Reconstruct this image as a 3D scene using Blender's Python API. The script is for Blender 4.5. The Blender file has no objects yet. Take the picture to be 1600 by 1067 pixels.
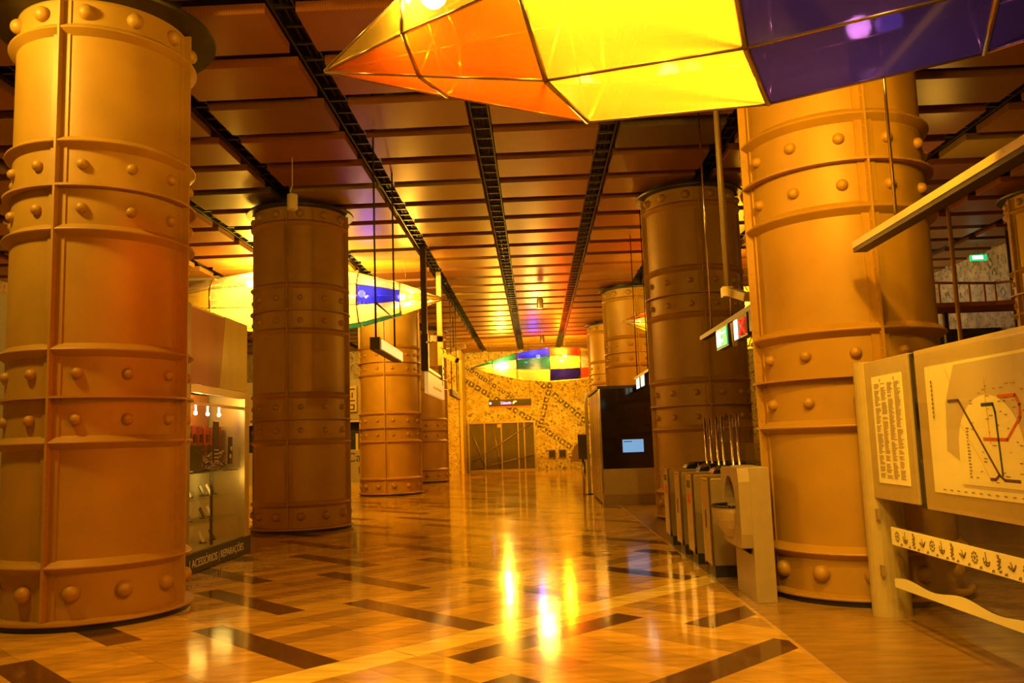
import bpy, bmesh, math, random
from mathutils import Vector, Matrix
random.seed(7)
S = bpy.context.scene
COL = S.collection
PI = math.pi

# ---------------------------------------------------------------- camera, world, exposure
FPX = 1318.0
cam_d = bpy.data.cameras.new('camera'); cam_d.sensor_fit = 'HORIZONTAL'; cam_d.sensor_width = 36.0
cam_d.lens = FPX / 1600.0 * 36.0; cam_d.clip_start = 0.05; cam_d.clip_end = 300
cam = bpy.data.objects.new('camera', cam_d); COL.objects.link(cam)
_p, _y, _r = math.radians(6.75), math.radians(-1.46), math.radians(-1.95)
_f = Vector((math.sin(_y)*math.cos(_p), math.cos(_y)*math.cos(_p), math.sin(_p)))
_r0 = Vector((math.cos(_y), -math.sin(_y), 0)); _u0 = _r0.cross(_f)
_rt = math.cos(_r)*_r0 + math.sin(_r)*_u0; _up = -math.sin(_r)*_r0 + math.cos(_r)*_u0
M = Matrix((( _rt.x, _up.x, -_f.x, 0), (_rt.y, _up.y, -_f.y, 0), (_rt.z, _up.z, -_f.z, 1.62), (0, 0, 0, 1)))
cam.matrix_world = M
S.camera = cam
S.view_settings.view_transform = 'Standard'; S.view_settings.look = 'None'
S.view_settings.gamma = 1.0; S.view_settings.use_curve_mapping = False
S.view_settings.exposure = 0.2

world = bpy.data.worlds.new('world'); S.world = world; world.use_nodes = True
bg = world.node_tree.nodes['Background']
bg.inputs[0].default_value = (1.0, 0.50, 0.06, 1); bg.inputs[1].default_value = 0.18

WARM = (1.0, 0.62, 0.10)
AMBER = (1.0, 0.50, 0.045)
COOL = (0.75, 0.72, 1.0)
def light(name, kind, loc, power, color=WARM, radius=0.1, rot=None, spot=None, blend=0.5, parent=None, size=None):
    d = bpy.data.lights.new(name, kind); d.energy = power; d.color = color
    if kind == 'AREA':
        d.shape = 'RECTANGLE'; d.size, d.size_y = size
    else: d.shadow_soft_size = radius
    if kind == 'SPOT': d.spot_size = spot; d.spot_blend = blend
    o = bpy.data.objects.new(name, d); COL.objects.link(o); o.location = loc
    if rot: o.rotation_euler = rot
    if parent: o.parent = parent
    return o
def aim(o, tgt):
    o.rotation_euler = (Vector(tgt) - o.location).to_track_quat('-Z', 'Y').to_euler()
# unseen lights added to brighten the hall (the lantern lamps are made with the lanterns)
light('unseen_hall_light', 'POINT', (1.0, -3.0, 5.2), 170, AMBER, 0.5)
light('unseen_hall_light', 'POINT', (-5.75, 6.15, 6.25), 520, WARM, 0.2)  # this one is inferred from rivet shadows on the near left column
light('unseen_hall_light', 'POINT', (1.8, 2.6, 5.2), 110, AMBER, 0.2)
_s = light('added_fill_spot', 'SPOT', (-0.4, 0.6, 5.8), 1500, WARM, 0.35, spot=math.radians(60), blend=1.0); aim(_s, (0.1, 6.6, 0.0))  # made-up spot that brightens the near floor
light('unseen_hall_light', 'POINT', (0.2, 33.0, 5.4), 500, AMBER, 0.3)
light('unseen_hall_light', 'POINT', (11.3, 26.5, 5.6), 60, (1.0, 0.78, 0.42), 0.2)  # added to brighten the right mural
light('unseen_hall_light', 'POINT', (7.5, 15.0, 5.4), 30, AMBER, 0.3)

# ---------------------------------------------------------------- materials
class X:
    """tiny expression helper over math nodes"""
    def __init__(s, nt, v): s.nt, s.v = nt, v
    def _m(s, op, *a):
        n = s.nt.nodes.new('ShaderNodeMath'); n.operation = op
        for i, q in enumerate(a):
            if isinstance(q, X): q = q.v
            if isinstance(q, (int, float)): n.inputs[i].default_value = q
            else: s.nt.links.new(q, n.inputs[i])
        return X(s.nt, n.outputs[0])
    def __add__(s, o): return s._m('ADD', s, o)
    def __sub__(s, o): return s._m('SUBTRACT', s, o)
    def __mul__(s, o): return s._m('MULTIPLY', s, o)
    __radd__ = __add__; __rmul__ = __mul__
    def div(s, o): return s._m('DIVIDE', s, o)
    def floor(s): return s._m('FLOOR', s)
    def mod(s, o): return s._m('FLOORED_MODULO', s, o)
    def lt(s, o): return s._m('LESS_THAN', s, o)
    def gt(s, o): return s._m('GREATER_THAN', s, o)
    def abs(s): return s._m('ABSOLUTE', s)
    def max(s, o): return s._m('MAXIMUM', s, o)
    def min(s, o): return s._m('MINIMUM', s, o)
def mixf(a, b, t): return a + (b - a) * t

def mat(name, color=(.5,.5,.5), rough=0.5, metal=0.0, noise=0.0, nscale=6.0, bump=0.0, bscale=30.0,
        emis=None, estr=0.0, spec=0.5, coat=0.0, alpha=1.0, trans=0.0, attr=None, stretch=None):
    m = bpy.data.materials.new(name); m.use_nodes = True
    nt = m.node_tree; b = nt.nodes['Principled BSDF']
    b.inputs['Base Color'].default_value = (*color, 1)
    b.inputs['Roughness'].default_value = rough; b.inputs['Metallic'].default_value = metal
    b.inputs['Specular IOR Level'].default_value = spec
    b.inputs['Coat Weight'].default_value = coat; b.inputs['Coat Roughness'].default_value = 0.08
    b.inputs['Transmission Weight'].default_value = trans
    b.inputs['Alpha'].default_value = alpha
    if emis: b.inputs['Emission Color'].default_value = (*emis, 1); b.inputs['Emission Strength'].default_value = estr
    tc = nt.nodes.new('ShaderNodeTexCoord')
    src = tc.outputs['Object']
    if stretch:
        mp = nt.nodes.new('ShaderNodeMapping'); mp.inputs['Scale'].default_value = stretch
        nt.links.new(src, mp.inputs[0]); src = mp.outputs[0]
    base = None
    if attr:
        a = nt.nodes.new('ShaderNodeAttribute'); a.attribute_name = attr; base = a.outputs['Color']
        nt.links.new(base, b.inputs['Base Color'])
    if noise:
        n = nt.nodes.new('ShaderNodeTexNoise'); n.inputs['Scale'].default_value = nscale; n.inputs['Detail'].default_value = 5
        nt.links.new(src, n.inputs['Vector'])
        mr = nt.nodes.new('ShaderNodeMapRange'); mr.inputs['From Min'].default_value = 0.25; mr.inputs['From Max'].default_value = 0.75
        mr.inputs['To Min'].default_value = 1 - noise; mr.inputs['To Max'].default_value = 1 + noise
        nt.links.new(n.outputs['Fac'], mr.inputs['Value'])
        mx = nt.nodes.new('ShaderNodeVectorMath'); mx.operation = 'SCALE'
        if base is not None: nt.links.new(base, mx.inputs[0])
        else: mx.inputs[0].default_value = color
        nt.links.new(mr.outputs[0], mx.inputs['Scale']); nt.links.new(mx.outputs[0], b.inputs['Base Color'])
    if bump:
        n = nt.nodes.new('ShaderNodeTexNoise'); n.inputs['Scale'].default_value = bscale; n.inputs['Detail'].default_value = 3
        nt.links.new(src, n.inputs['Vector'])
        bp = nt.nodes.new('ShaderNodeBump'); bp.inputs['Strength'].default_value = bump; bp.inputs['Distance'].default_value = 0.02
        nt.links.new(n.outputs['Fac'], bp.inputs['Height']); nt.links.new(bp.outputs[0], b.inputs['Normal'])
    return m

def glass_mat(name, color=(1,1,1), refl=0.12, rough=0.03):
    m = bpy.data.materials.new(name); m.use_nodes = True; nt = m.node_tree; nt.nodes.clear()
    o = nt.nodes.new('ShaderNodeOutputMaterial'); t = nt.nodes.new('ShaderNodeBsdfTransparent'); g = nt.nodes.new('ShaderNodeBsdfGlossy')
    mx = nt.nodes.new('ShaderNodeMixShader'); t.inputs[0].default_value = (*color, 1); g.inputs['Roughness'].default_value = rough
    mx.inputs[0].default_value = refl
    nt.links.new(t.outputs[0], mx.inputs[1]); nt.links.new(g.outputs[0], mx.inputs[2]); nt.links.new(mx.outputs[0], o.inputs[0])
    return m

def acrylic(name, color, see=0.45):
    """coloured translucent acrylic sheet"""
    m = bpy.data.materials.new(name); m.use_nodes = True; nt = m.node_tree; nt.nodes.clear()
    o = nt.nodes.new('ShaderNodeOutputMaterial')
    tr = nt.nodes.new('ShaderNodeBsdfTransparent'); tr.inputs[0].default_value = (*color, 1)
    tl = nt.nodes.new('ShaderNodeBsdfTranslucent'); tl.inputs[0].default_value = (*[q*0.32 for q in color], 1)
    gl = nt.nodes.new('ShaderNodeBsdfGlossy'); gl.inputs['Roughness'].default_value = 0.08
    m1 = nt.nodes.new('ShaderNodeMixShader'); m1.inputs[0].default_value = see
    nt.links.new(tl.outputs[0], m1.inputs[1]); nt.links.new(tr.outputs[0], m1.inputs[2])
    m2 = nt.nodes.new('ShaderNodeMixShader'); m2.inputs[0].default_value = 0.07
    nt.links.new(m1.outputs[0], m2.inputs[1]); nt.links.new(gl.outputs[0], m2.inputs[2]); nt.links.new(m2.outputs[0], o.inputs[0])
    return m

MT = {}
MT['column'] = mat('column_paint', (0.40, 0.222, 0.019), 0.50, 0.10, noise=0.13, nscale=1.6, bump=0.06, bscale=60, spec=0.4)
MT['black'] = mat('black_metal', (0.018, 0.014, 0.010), 0.45, noise=0.2)
MT['blackgloss'] = mat('black_gloss', (0.012, 0.010, 0.009), 0.08, spec=0.6)
MT['dark'] = mat('dark_steel', (0.06, 0.045, 0.03), 0.45, 0.4, noise=0.2)
MT['steel'] = mat('brushed_steel', (0.55, 0.47, 0.32), 0.30, 0.9, noise=0.08, nscale=20, stretch=(1, 1, 0.1))
MT['chrome'] = mat('polished_metal', (0.8, 0.7, 0.55), 0.12, 1.0)
MT['grey'] = mat('grey_painted_metal', (0.37, 0.27, 0.12), 0.42, 0.2, noise=0.07, nscale=10)
MT['gateside'] = mat('gate_side_metal', (0.27, 0.19, 0.08), 0.40, 0.3, noise=0.07, nscale=10)
MT['greylight'] = mat('light_grey_panel', (0.50, 0.42, 0.26), 0.4, 0.1, noise=0.06, nscale=8)
MT['board'] = mat('board_metal', (0.54, 0.42, 0.15), 0.4, 0.25, noise=0.06, nscale=12)
MT['sign_glow'] = mat('glowing_sign_face', (0.8, 0.7, 0.4), 0.5, emis=(1.0, 0.72, 0.22), estr=0.7)  # emission stands in for light falling on a hanging sign
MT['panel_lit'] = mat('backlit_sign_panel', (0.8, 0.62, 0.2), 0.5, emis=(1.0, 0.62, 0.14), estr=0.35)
MT['cream'] = mat('cream_panel', (0.78, 0.68, 0.42), 0.5, noise=0.05)
MT['paper'] = mat('printed_paper', (0.92, 0.85, 0.40), 0.5, noise=0.03)
MT['paperdark'] = mat('map_zone_tint', (0.60, 0.50, 0.26), 0.5)
MT['ink'] = mat('printing_ink', (0.05, 0.03, 0.03), 0.6)
MT['mapink'] = mat('map_text_ink', (0.20, 0.14, 0.07), 0.6)
MT['finetext'] = mat('fine_text_ink', (0.42, 0.32, 0.13), 0.6)
MT['inkred'] = mat('red_line_ink', (0.62, 0.10, 0.03), 0.5)
MT['inkyel'] = mat('yellow_line_ink', (0.75, 0.45, 0.08), 0.5)
MT['inkgreen'] = mat('green_line_ink', (0.03, 0.06, 0.05), 0.5)
MT['inkblue'] = mat('blue_line_ink', (0.09, 0.04, 0.06), 0.5)
MT['navy'] = mat('navy_sign', (0.020, 0.022, 0.045), 0.4)
MT['white'] = mat('white_lettering', (0.85, 0.80, 0.75), 0.5)
MT['orangewood'] = mat('orange_brown_laminate', (0.50, 0.17, 0.025), 0.45, noise=0.10, nscale=3, stretch=(1, 1, .3))
MT['yellowwood'] = mat('yellow_laminate', (0.80, 0.60, 0.03), 0.45, noise=0.08, nscale=3, stretch=(1, 1, .3))
MT['alu'] = mat('aluminium_frame', (0.62, 0.50, 0.26), 0.35, 0.6)
MT['glass'] = glass_mat('clear_glass', refl=0.06)
MT['darkglass'] = glass_mat('dark_glass', (0.30, 0.36, 0.24), 0.12)
MT['red'] = mat('red_card', (0.60, 0.05, 0.02), 0.5, noise=0.2, nscale=20)
MT['phonewhite'] = mat('white_plastic', (0.8, 0.75, 0.62), 0.3)
MT['phoneblack'] = mat('black_plastic', (0.03, 0.025, 0.02), 0.25)
MT['clear'] = glass_mat('crinkled_clear_film', (0.9, 0.85, 0.75), 0.35, 0.15)
MT['screen'] = mat('lit_screen', (0.1, 0.2, 0.3), 0.3, emis=(0.16, 0.36, 0.62), estr=0.9)
MT['green_lit'] = mat('lit_green_sign', (0.02, 0.3, 0.1), 0.4, emis=(0.01, 0.55, 0.16), estr=1.0)
MT['white_lit'] = mat('lit_white_sign', (0.8, 0.9, 0.8), 0.4, emis=(0.75, 1.0, 0.85), estr=1.6)
MT['red_lit'] = mat('lit_red_sign', (0.6, 0.02, 0.01), 0.4, emis=(1.0, 0.03, 0.01), estr=1.3)
MT['purple_lit'] = mat('lit_purple_text', (0.5, 0.3, 0.8), 0.4, emis=(0.62, 0.45, 1.0), estr=2.2)
MT['orange_lit'] = mat('lit_orange_arrow', (0.8, 0.4, 0.1), 0.4, emis=(1.0, 0.55, 0.18), estr=1.6)
MT['bulb'] = mat('lamp_bulb', (1, 1, 1), 0.4, emis=(1.0, 0.80, 0.42), estr=90)
MT['cool_bulb'] = mat('cool_lamp_bulb', (1, 1, 1), 0.4, emis=(0.8, 0.8, 1.0), estr=25)
MT['glint_glow'] = mat('pane_reflection_glow', (1, 1, 1), 0.4, emis=(1.0, 0.9, 0.75), estr=8)  # glow for modelled reflections in the kiosk pane
MT['tray_yellow'] = mat('sign_yellow', (0.82, 0.62, 0.16), 0.5, noise=0.08)
MT['lantern_frame'] = mat('lantern_frame_metal', (0.45, 0.33, 0.16), 0.25, 0.8)
MT['bridge'] = mat('footbridge_steel', (0.30, 0.12, 0.05), 0.5, 0.2, noise=0.15)
MT['olive'] = mat('olive_panel', (0.16, 0.13, 0.035), 0.5, noise=0.2, nscale=2)
MT['teal'] = mat('teal_tiles', (0.05, 0.085, 0.075), 0.3, noise=0.6, nscale=5)
ACR = {'yellow': acrylic('yellow_acrylic', (1.0, 0.62, 0.05), 0.5), 'orange': acrylic('orange_acrylic', (0.95, 0.16, 0.005), 0.5),
       'red': acrylic('red_acrylic', (0.85, 0.05, 0.01), 0.5), 'blue': acrylic('blue_acrylic', (0.03, 0.03, 0.95), 0.5),
       'indigo': acrylic('indigo_acrylic', (0.010, 0.005, 0.11), 0.55), 'green': acrylic('green_acrylic', (0.01, 0.10, 0.06), 0.5),
       'clear': acrylic('pale_yellow_acrylic', (1.0, 0.80, 0.30), 0.6)}

# ---------------------------------------------------------------- mesh helpers
class MB:
    def __init__(s): s.v, s.f, s.m, s.sm = [], [], [], []
    def add(s, vs, fs, mi=0, smooth=False):
        o = len(s.v); s.v += [tuple(v) for v in vs]
        for f in fs: s.f.append(tuple(i + o for i in f)); s.m.append(mi); s.sm.append(smooth)
        return s
    def box(s, x0, x1, y0, y1, z0, z1, mi=0):
        return s.add([(x0,y0,z0),(x1,y0,z0),(x1,y1,z0),(x0,y1,z0),(x0,y0,z1),(x1,y0,z1),(x1,y1,z1),(x0,y1,z1)],
                     [(0,3,2,1),(4,5,6,7),(0,1,5,4),(1,2,6,5),(2,3,7,6),(3,0,4,7)], mi)
    def tube(s, p, q, r, n=10, mi=0, r2=None):
        p, q = Vector(p), Vector(q); d = (q - p).normalized()
        a = d.orthogonal().normalized(); b = d.cross(a); r2 = r if r2 is None else r2
        vs = []
        for c, rr in ((p, r), (q, r2)):
            for i in range(n):
                t = 2*PI*i/n; vs.append(c + a*math.cos(t)*rr + b*math.sin(t)*rr)
        o = len(s.v); s.v += [tuple(v) for v in vs]
        for i in range(n):
            j = (i+1) % n; s.f.append((o+i, o+j, o+n+j, o+n+i)); s.m.append(mi); s.sm.append(True)
        s.f.append(tuple(o+i for i in reversed(range(n)))); s.m.append(mi); s.sm.append(False)
        s.f.append(tuple(o+n+i for i in range(n))); s.m.append(mi); s.sm.append(False)
        return s
    def path(s, pts, r, n=8, mi=0):
        for a, b in zip(pts[:-1], pts[1:]): s.tube(a, b, r, n, mi)
        return s
    def lathe(s, prof, n=64, c=(0,0), mi=0, smooth=True, closed=False):
        o = len(s.v); k = len(prof)
        for i in range(n):
            t = 2*PI*i/n
            for r, z in prof: s.v.append((c[0]+r*math.cos(t), c[1]+r*math.sin(t), z))
        rng = range(k) if closed else range(k-1)
        for i in range(n):
            j = (i+1) % n
            for q in rng:
                q2 = (q+1) % k
                s.f.append((o+i*k+q, o+j*k+q, o+j*k+q2, o+i*k+q2)); s.m.append(mi); s.sm.append(smooth)
        return s
    def prism(s, poly, y0, y1, axis='y', mi=0):
        """poly in the plane across the axis, extruded along it"""
        n = len(poly)
        def P(a, b, t): return {'y': (a, t, b), 'x': (t, a, b), 'z': (a, b, t)}[axis]
        vs = [P(a, b, y0) for a, b in poly] + [P(a, b, y1) for a, b in poly]
        fs = [tuple(range(n)), tuple(reversed(range(n, 2*n)))] + [(i, n+i, n+(i+1) % n, (i+1) % n) for i in range(n)]
        return s.add(vs, fs, mi)
    def build(s, name, mats, parent=None, loc=None, rz=0.0, bevel=0.0):
        me = bpy.data.meshes.new(name); me.from_pydata(s.v, [], s.f)
        mats = mats if isinstance(mats, (list, tuple)) else [mats]
        for m in mats: me.materials.append(MT[m] if isinstance(m, str) else m)
        for p, mi, sm in zip(me.polygons, s.m, s.sm): p.material_index = mi; p.use_smooth = sm
        bm = bmesh.new(); bm.from_mesh(me); bmesh.ops.recalc_face_normals(bm, faces=bm.faces)
        bm.to_mesh(me); bm.free()
        o = bpy.data.objects.new(name, me); COL.objects.link(o)
        if parent: o.parent = parent
        if loc is not None: o.location = loc
        o.rotation_euler.z = rz
        if bevel:
            b = o.modifiers.new('bevel', 'BEVEL'); b.width = bevel; b.segments = 2; b.limit_method = 'ANGLE'
        return o
def tag(o, label, cat=None, group=None):
    o['label'] = label
    if cat: o['category'] = cat
    if group: o['group'] = group
    return o
def empty(name, loc, label, cat, group=None, rz=0.0):
    o = bpy.data.objects.new(name, None); COL.objects.link(o); o.location = loc; o.rotation_euler.z = rz
    o.empty_display_size = 0.2
    return tag(o, label, cat, group)
def struct(o): o['kind'] = 'structure'; return o
def text_obj(name, body, size, mt, parent=None, loc=(0,0,0), rot=(0,0,0), align='LEFT', ext=0.002, sx=1.0):
    cu = bpy.data.curves.new(name, 'FONT'); cu.body = body; cu.size = size; cu.extrude = ext; cu.align_x = align
    tmp = bpy.data.objects.new(name, cu); COL.objects.link(tmp)
    dg = bpy.context.evaluated_depsgraph_get(); me = bpy.data.meshes.new_from_object(tmp.evaluated_get(dg))
    bpy.data.objects.remove(tmp); bpy.data.curves.remove(cu)
    o = bpy.data.objects.new(name, me); COL.objects.link(o); me.materials.clear(); me.materials.append(MT[mt])
    o.location = loc; o.rotation_euler = rot; o.scale = (sx, 1, 1)
    if parent: o.parent = parent
    return o

CEIL = 6.62
XL, XR, YN, YF = -15.0, 13.2, -7.0, 48.0

# ---------------------------------------------------------------- floor
def floor_material():
    m = bpy.data.materials.new('polished_stone_floor'); m.use_nodes = True; nt = m.node_tree; b = nt.nodes['Principled BSDF']
    tc = nt.nodes.new('ShaderNodeTexCoord'); sp = nt.nodes.new('ShaderNodeSeparateXYZ'); nt.links.new(tc.outputs['Object'], sp.inputs[0])
    x, y = X(nt, sp.outputs[0]), X(nt, sp.outputs[1])
    a = (x + y) * 0.70711; c = (y - x) * 0.70711
    up = c.gt(5.62)
    q = mixf(a - 4.18, c - 5.80, up); p = mixf(c - 3.35, a - 3.29, up)
    k = q.div(2.045).floor(); odd = k.mod(2.0)
    p2 = p - odd * 0.87
    t = p2.mod(1.6); cell = p2.div(1.6).floor()
    bar = t.lt(0.30)
    qq = q.mod(2.045)
    st = qq.div(0.2922).floor(); fr = qq.div(0.2922).mod(1.0)
    alt = st.mod(2.0)
    half = (t - 0.30).div(0.65).floor()
    seed = st * 7.31 + cell * 13.7 + k * 3.17 + half * 5.9 + up * 41.0
    wn = nt.nodes.new('ShaderNodeTexWhiteNoise'); wn.noise_dimensions = '1D'; nt.links.new(seed.v, wn.inputs['W'])
    rnd = X(nt, wn.outputs['Value'])
    altv = (alt * 0.45 + rnd * 0.62).min(1.0)
    jt = (fr - 0.5).abs().gt(0.485).max(((t - 0.30).div(0.65).mod(1.0) - 0.5).abs().gt(0.494))
    band = c.gt(5.45) * c.lt(5.79)
    bandj = (a.div(1.35).mod(1.0) - 0.5).abs().gt(0.496)
    right = x.gt(1.92); edge = (x - 1.93).abs().lt(0.018)
    rj = ((x - 1.92).div(1.2).mod(1.0) - 0.5).abs().gt(0.496).max((y.div(1.2).mod(1.0) - 0.5).abs().gt(0.496))
    def rgb(v):
        n = nt.nodes.new('ShaderNodeRGB'); n.outputs[0].default_value = (*v, 1); return n.outputs[0]
    def mix(A, B, f):
        n = nt.nodes.new('ShaderNodeMix'); n.data_type = 'RGBA'
        nt.links.new(A, n.inputs['A']); nt.links.new(B, n.inputs['B']); nt.links.new(f.v if isinstance(f, X) else f, n.inputs['Factor']); return n.outputs['Result']
    cc = mix(rgb((0.78, 0.46, 0.050)), rgb((0.42, 0.235, 0.040)), altv)
    cc = mix(cc, rgb((0.16, 0.085, 0.040)), jt * 0.45)
    cc = mix(cc, rgb((0.12, 0.056, 0.020)), bar)
    cc = mix(cc, rgb((1.0, 0.72, 0.13)), band)
    cc = mix(cc, rgb((0.30, 0.17, 0.06)), band * bandj)
    cc = mix(cc, rgb((0.33, 0.19, 0.04)), right)
    cc = mix(cc, rgb((0.22, 0.12, 0.045)), right * rj * 0.5)
    cc = mix(cc, rgb((0.55, 0.34, 0.12)), edge)
    # veining of the stone, elongated
    mp = nt.nodes.new('ShaderNodeMapping'); mp.inputs['Rotation'].default_value = (0, 0, 0.2); mp.inputs['Scale'].default_value = (1.0, 5.0, 1)
    nt.links.new(tc.outputs['Object'], mp.inputs[0])
    n = nt.nodes.new('ShaderNodeTexNoise'); n.inputs['Scale'].default_value = 2.2; n.inputs['Detail'].default_value = 6; nt.links.new(mp.outputs[0], n.inputs['Vector'])
    mr = nt.nodes.new('ShaderNodeMapRange'); mr.inputs['From Min'].default_value = .3; mr.inputs['From Max'].default_value = .7; mr.inputs['To Min'].default_value = .74; mr.inputs['To Max'].default_value = 1.2
    nt.links.new(n.outputs['Fac'], mr.inputs['Value'])
    sc = nt.nodes.new('ShaderNodeVectorMath'); sc.operation = 'SCALE'; nt.links.new(cc, sc.inputs[0]); nt.links.new(mr.outputs[0], sc.inputs['Scale'])
    nt.links.new(sc.outputs[0], b.inputs['Base Color'])
    b.inputs['Roughness'].default_value = 0.10; b.inputs['Specular IOR Level'].default_value = 0.6
    rr = nt.nodes.new('ShaderNodeTexNoise'); rr.inputs['Scale'].default_value = 0.9; nt.links.new(tc.outputs['Object'], rr.inputs['Vector'])
    rm = nt.nodes.new('ShaderNodeMapRange'); rm.inputs['To Min'].default_value = 0.04; rm.inputs['To Max'].default_value = 0.17; nt.links.new(rr.outputs['Fac'], rm.inputs['Value'])
    nt.links.new((X(nt, rm.outputs[0]) + right * 0.12).v, b.inputs['Roughness'])
    bn = nt.nodes.new('ShaderNodeTexNoise'); bn.inputs['Scale'].default_value = 1.7; bn.inputs['Detail'].default_value = 2; nt.links.new(tc.outputs['Object'], bn.inputs['Vector'])
    bp = nt.nodes.new('ShaderNodeBump'); bp.inputs['Strength'].default_value = 0.10; bp.inputs['Distance'].default_value = 0.02
    nt.links.new(bn.outputs['Fac'], bp.inputs['Height']); nt.links.new(bp.outputs[0], b.inputs['Normal'])
    return m
struct(MB().box(XL-.2, XR+.2, YN, YF+.2, -0.2, 0.0).build('floor', floor_material()))

# ---------------------------------------------------------------- walls
def expr_nodes(name):
    m = bpy.data.materials.new(name); m.use_nodes = True; nt = m.node_tree; b = nt.nodes['Principled BSDF']
    tc = nt.nodes.new('ShaderNodeTexCoord'); sp = nt.nodes.new('ShaderNodeSeparateXYZ'); nt.links.new(tc.outputs['Object'], sp.inputs[0])
    return m, nt, b, tc, sp
def mural_material(name, c1, c2, spot, bands=(), rough=0.5):
    """relief mural: mottled stone, scattered dark fossil spots, diagonal lattice bands"""
    m, nt, b, tc, sp = expr_nodes(name)
    h = X(nt, sp.outputs[0]) + X(nt, sp.outputs[1]); z = X(nt, sp.outputs[2])
    n = nt.nodes.new('ShaderNodeTexNoise'); n.inputs['Scale'].default_value = 2.4; n.inputs['Detail'].default_value = 8; n.inputs['Roughness'].default_value = .75
    nt.links.new(tc.outputs['Object'], n.inputs['Vector'])
    r = nt.nodes.new('ShaderNodeValToRGB'); r.color_ramp.elements[0].position = .36; r.color_ramp.elements[0].color = (*c2, 1)
    r.color_ramp.elements[1].position = .6; r.color_ramp.elements[1].color = (*c1, 1); nt.links.new(n.outputs['Fac'], r.inputs[0])
    def mix(A, Bc, f):
        q = nt.nodes.new('ShaderNodeMix'); q.data_type = 'RGBA'; nt.links.new(A, q.inputs['A']); q.inputs['B'].default_value = (*Bc, 1)
        nt.links.new(f.v, q.inputs['Factor']); return q.outputs['Result']
    nf = nt.nodes.new('ShaderNodeTexNoise'); nf.inputs['Scale'].default_value = 9.0; nf.inputs['Detail'].default_value = 4; nt.links.new(tc.outputs['Object'], nf.inputs['Vector'])
    col = mix(r.outputs[0], (c2[0]*.55, c2[1]*.5, c2[2]*.5), X(nt, nf.outputs['Fac']).gt(.57) * .7)
    v = nt.nodes.new('ShaderNodeTexVoronoi'); v.inputs['Scale'].default_value = 4.5; nt.links.new(tc.outputs['Object'], v.inputs['Vector'])
    n2 = nt.nodes.new('ShaderNodeTexNoise'); n2.inputs['Scale'].default_value = 0.8; n2.inputs['Detail'].default_value = 2; nt.links.new(tc.outputs['Object'], n2.inputs['Vector'])
    sm_ = X(nt, v.outputs['Distance']).lt(0.34) * X(nt, n2.outputs['Fac']).gt(0.50) * X(nt, n.outputs['Fac']).gt(.47)
    col = mix(col, spot, sm_ * 0.75)
    for (x0, z0, x1, z1, w) in bands:
        L = math.hypot(x1-x0, z1-z0); ux, uz = (x1-x0)/L, (z1-z0)/L
        al = (h - x0) * ux + (z - z0) * uz; ac = (h - x0) * (-uz) + (z - z0) * ux
        inside = al.gt(0) * al.lt(L) * ac.abs().lt(w)
        blk = (al.div(w*2.2).mod(1.0) - 0.5).abs().lt(0.40) * ac.abs().lt(w*.78)
        dot = ((al.div(w*2.2).mod(1.0) - 0.5).abs() * 2.2 + ac.abs().div(w)).lt(0.42)
        n3 = X(nt, nf.outputs['Fac']).gt(.44)
        col = mix(col, (c1[0]*.75, c1[1]*.7, c1[2]*.6), inside * .8)
        col = mix(col, (spot[0]*.6, spot[1]*.6, spot[2]*.6), inside * blk * n3 * 0.92)
        col = mix(col, (c1[0]*1.05, c1[1]*1.05, c1[2]*1.1), inside * dot)
    nt.links.new(col, b.inputs['Base Color']); b.inputs['Roughness'].default_value = rough
    bp = nt.nodes.new('ShaderNodeBump'); bp.inputs['Strength'].default_value = 0.5; bp.inputs['Distance'].default_value = 0.05
    nt.links.new(n.outputs['Fac'], bp.inputs['Height']); nt.links.new(bp.outputs[0], b.inputs['Normal'])
    return m
endm = mural_material('end_wall_mural', (0.95, 0.90, 0.32), (0.66, 0.50, 0.13), (0.09, 0.05, 0.03),
    [(-4.3, 5.25, 0.1, 2.45, .19), (0.1, 2.35, 2.75, 0.45, .19), (-.1, 5.1, 3.6, 1.7, .19), (0.75, 4.9, 0.02, 2.3, .19), (-4.1, 5.95, -1.0, 3.75, .14)])
# the objects' origins sit at world origin, so object Y (48) is taken out of the band coordinate
def wall_obj(name, x0, x1, y0, y1, z0, z1, m):
    cx, cy = (x0+x1)/2, (y0+y1)/2
    along_x = abs(x1-x0) > abs(y1-y0)
    lx, ly = (0, cy) if along_x else (cx, 0)
    return struct(MB().box(x0-lx, x1-lx, y0-ly, y1-ly, z0, z1).build(name, m, None, (lx, ly, 0)))
wall_obj('wall_end', XL, XR, YF, YF+.3, 0, 7.4, endm)
leftm = mural_material('left_wall_relief', (0.66, 0.52, 0.22), (0.45, 0.32, 0.12), (0.22, 0.14, 0.06))
wall_obj('wall_left', XL-.3, XL, YN, YF+.3, 0, 7.4, leftm)
rightm = mural_material('right_wall_mural', (0.42, 0.34, 0.22), (0.16, 0.14, 0.10), (0.05, 0.035, 0.03),
    [(17.5, 1.5, 21.0, 7.0, .16), (24.5, 7.0, 22.0, 2.5, .16), (26.5, 2.5, 28.5, 7.0, .16), (30.0, 7.0, 31.5, 2.0, .16)])
wall_obj('wall_right', XR, XR+.3, YN, YF+.3, 0, 7.4, rightm)
pilm = mural_material('pilaster_tiles', (0.90, 0.78, 0.28), (0.60, 0.44, 0.14), (0.26, 0.15, 0.05))
wall_obj('wall_pilaster', -10.5, -3.95, 43.8, 47.98, 0, CEIL-.02, pilm)
struct(MB().box(-3.94, -3.80, 43.74, 43.9, 0, 5.9).build('trim_1', 'tray_yellow'))
tealm = mural_material('dark_teal_mural', (0.060, 0.065, 0.045), (0.018, 0.022, 0.018), (0.10, 0.06, 0.03))
wall_obj('wall_right_recess', 8.4, XR-.02, 24.0, 24.3, 0, 4.35, tealm)

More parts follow.
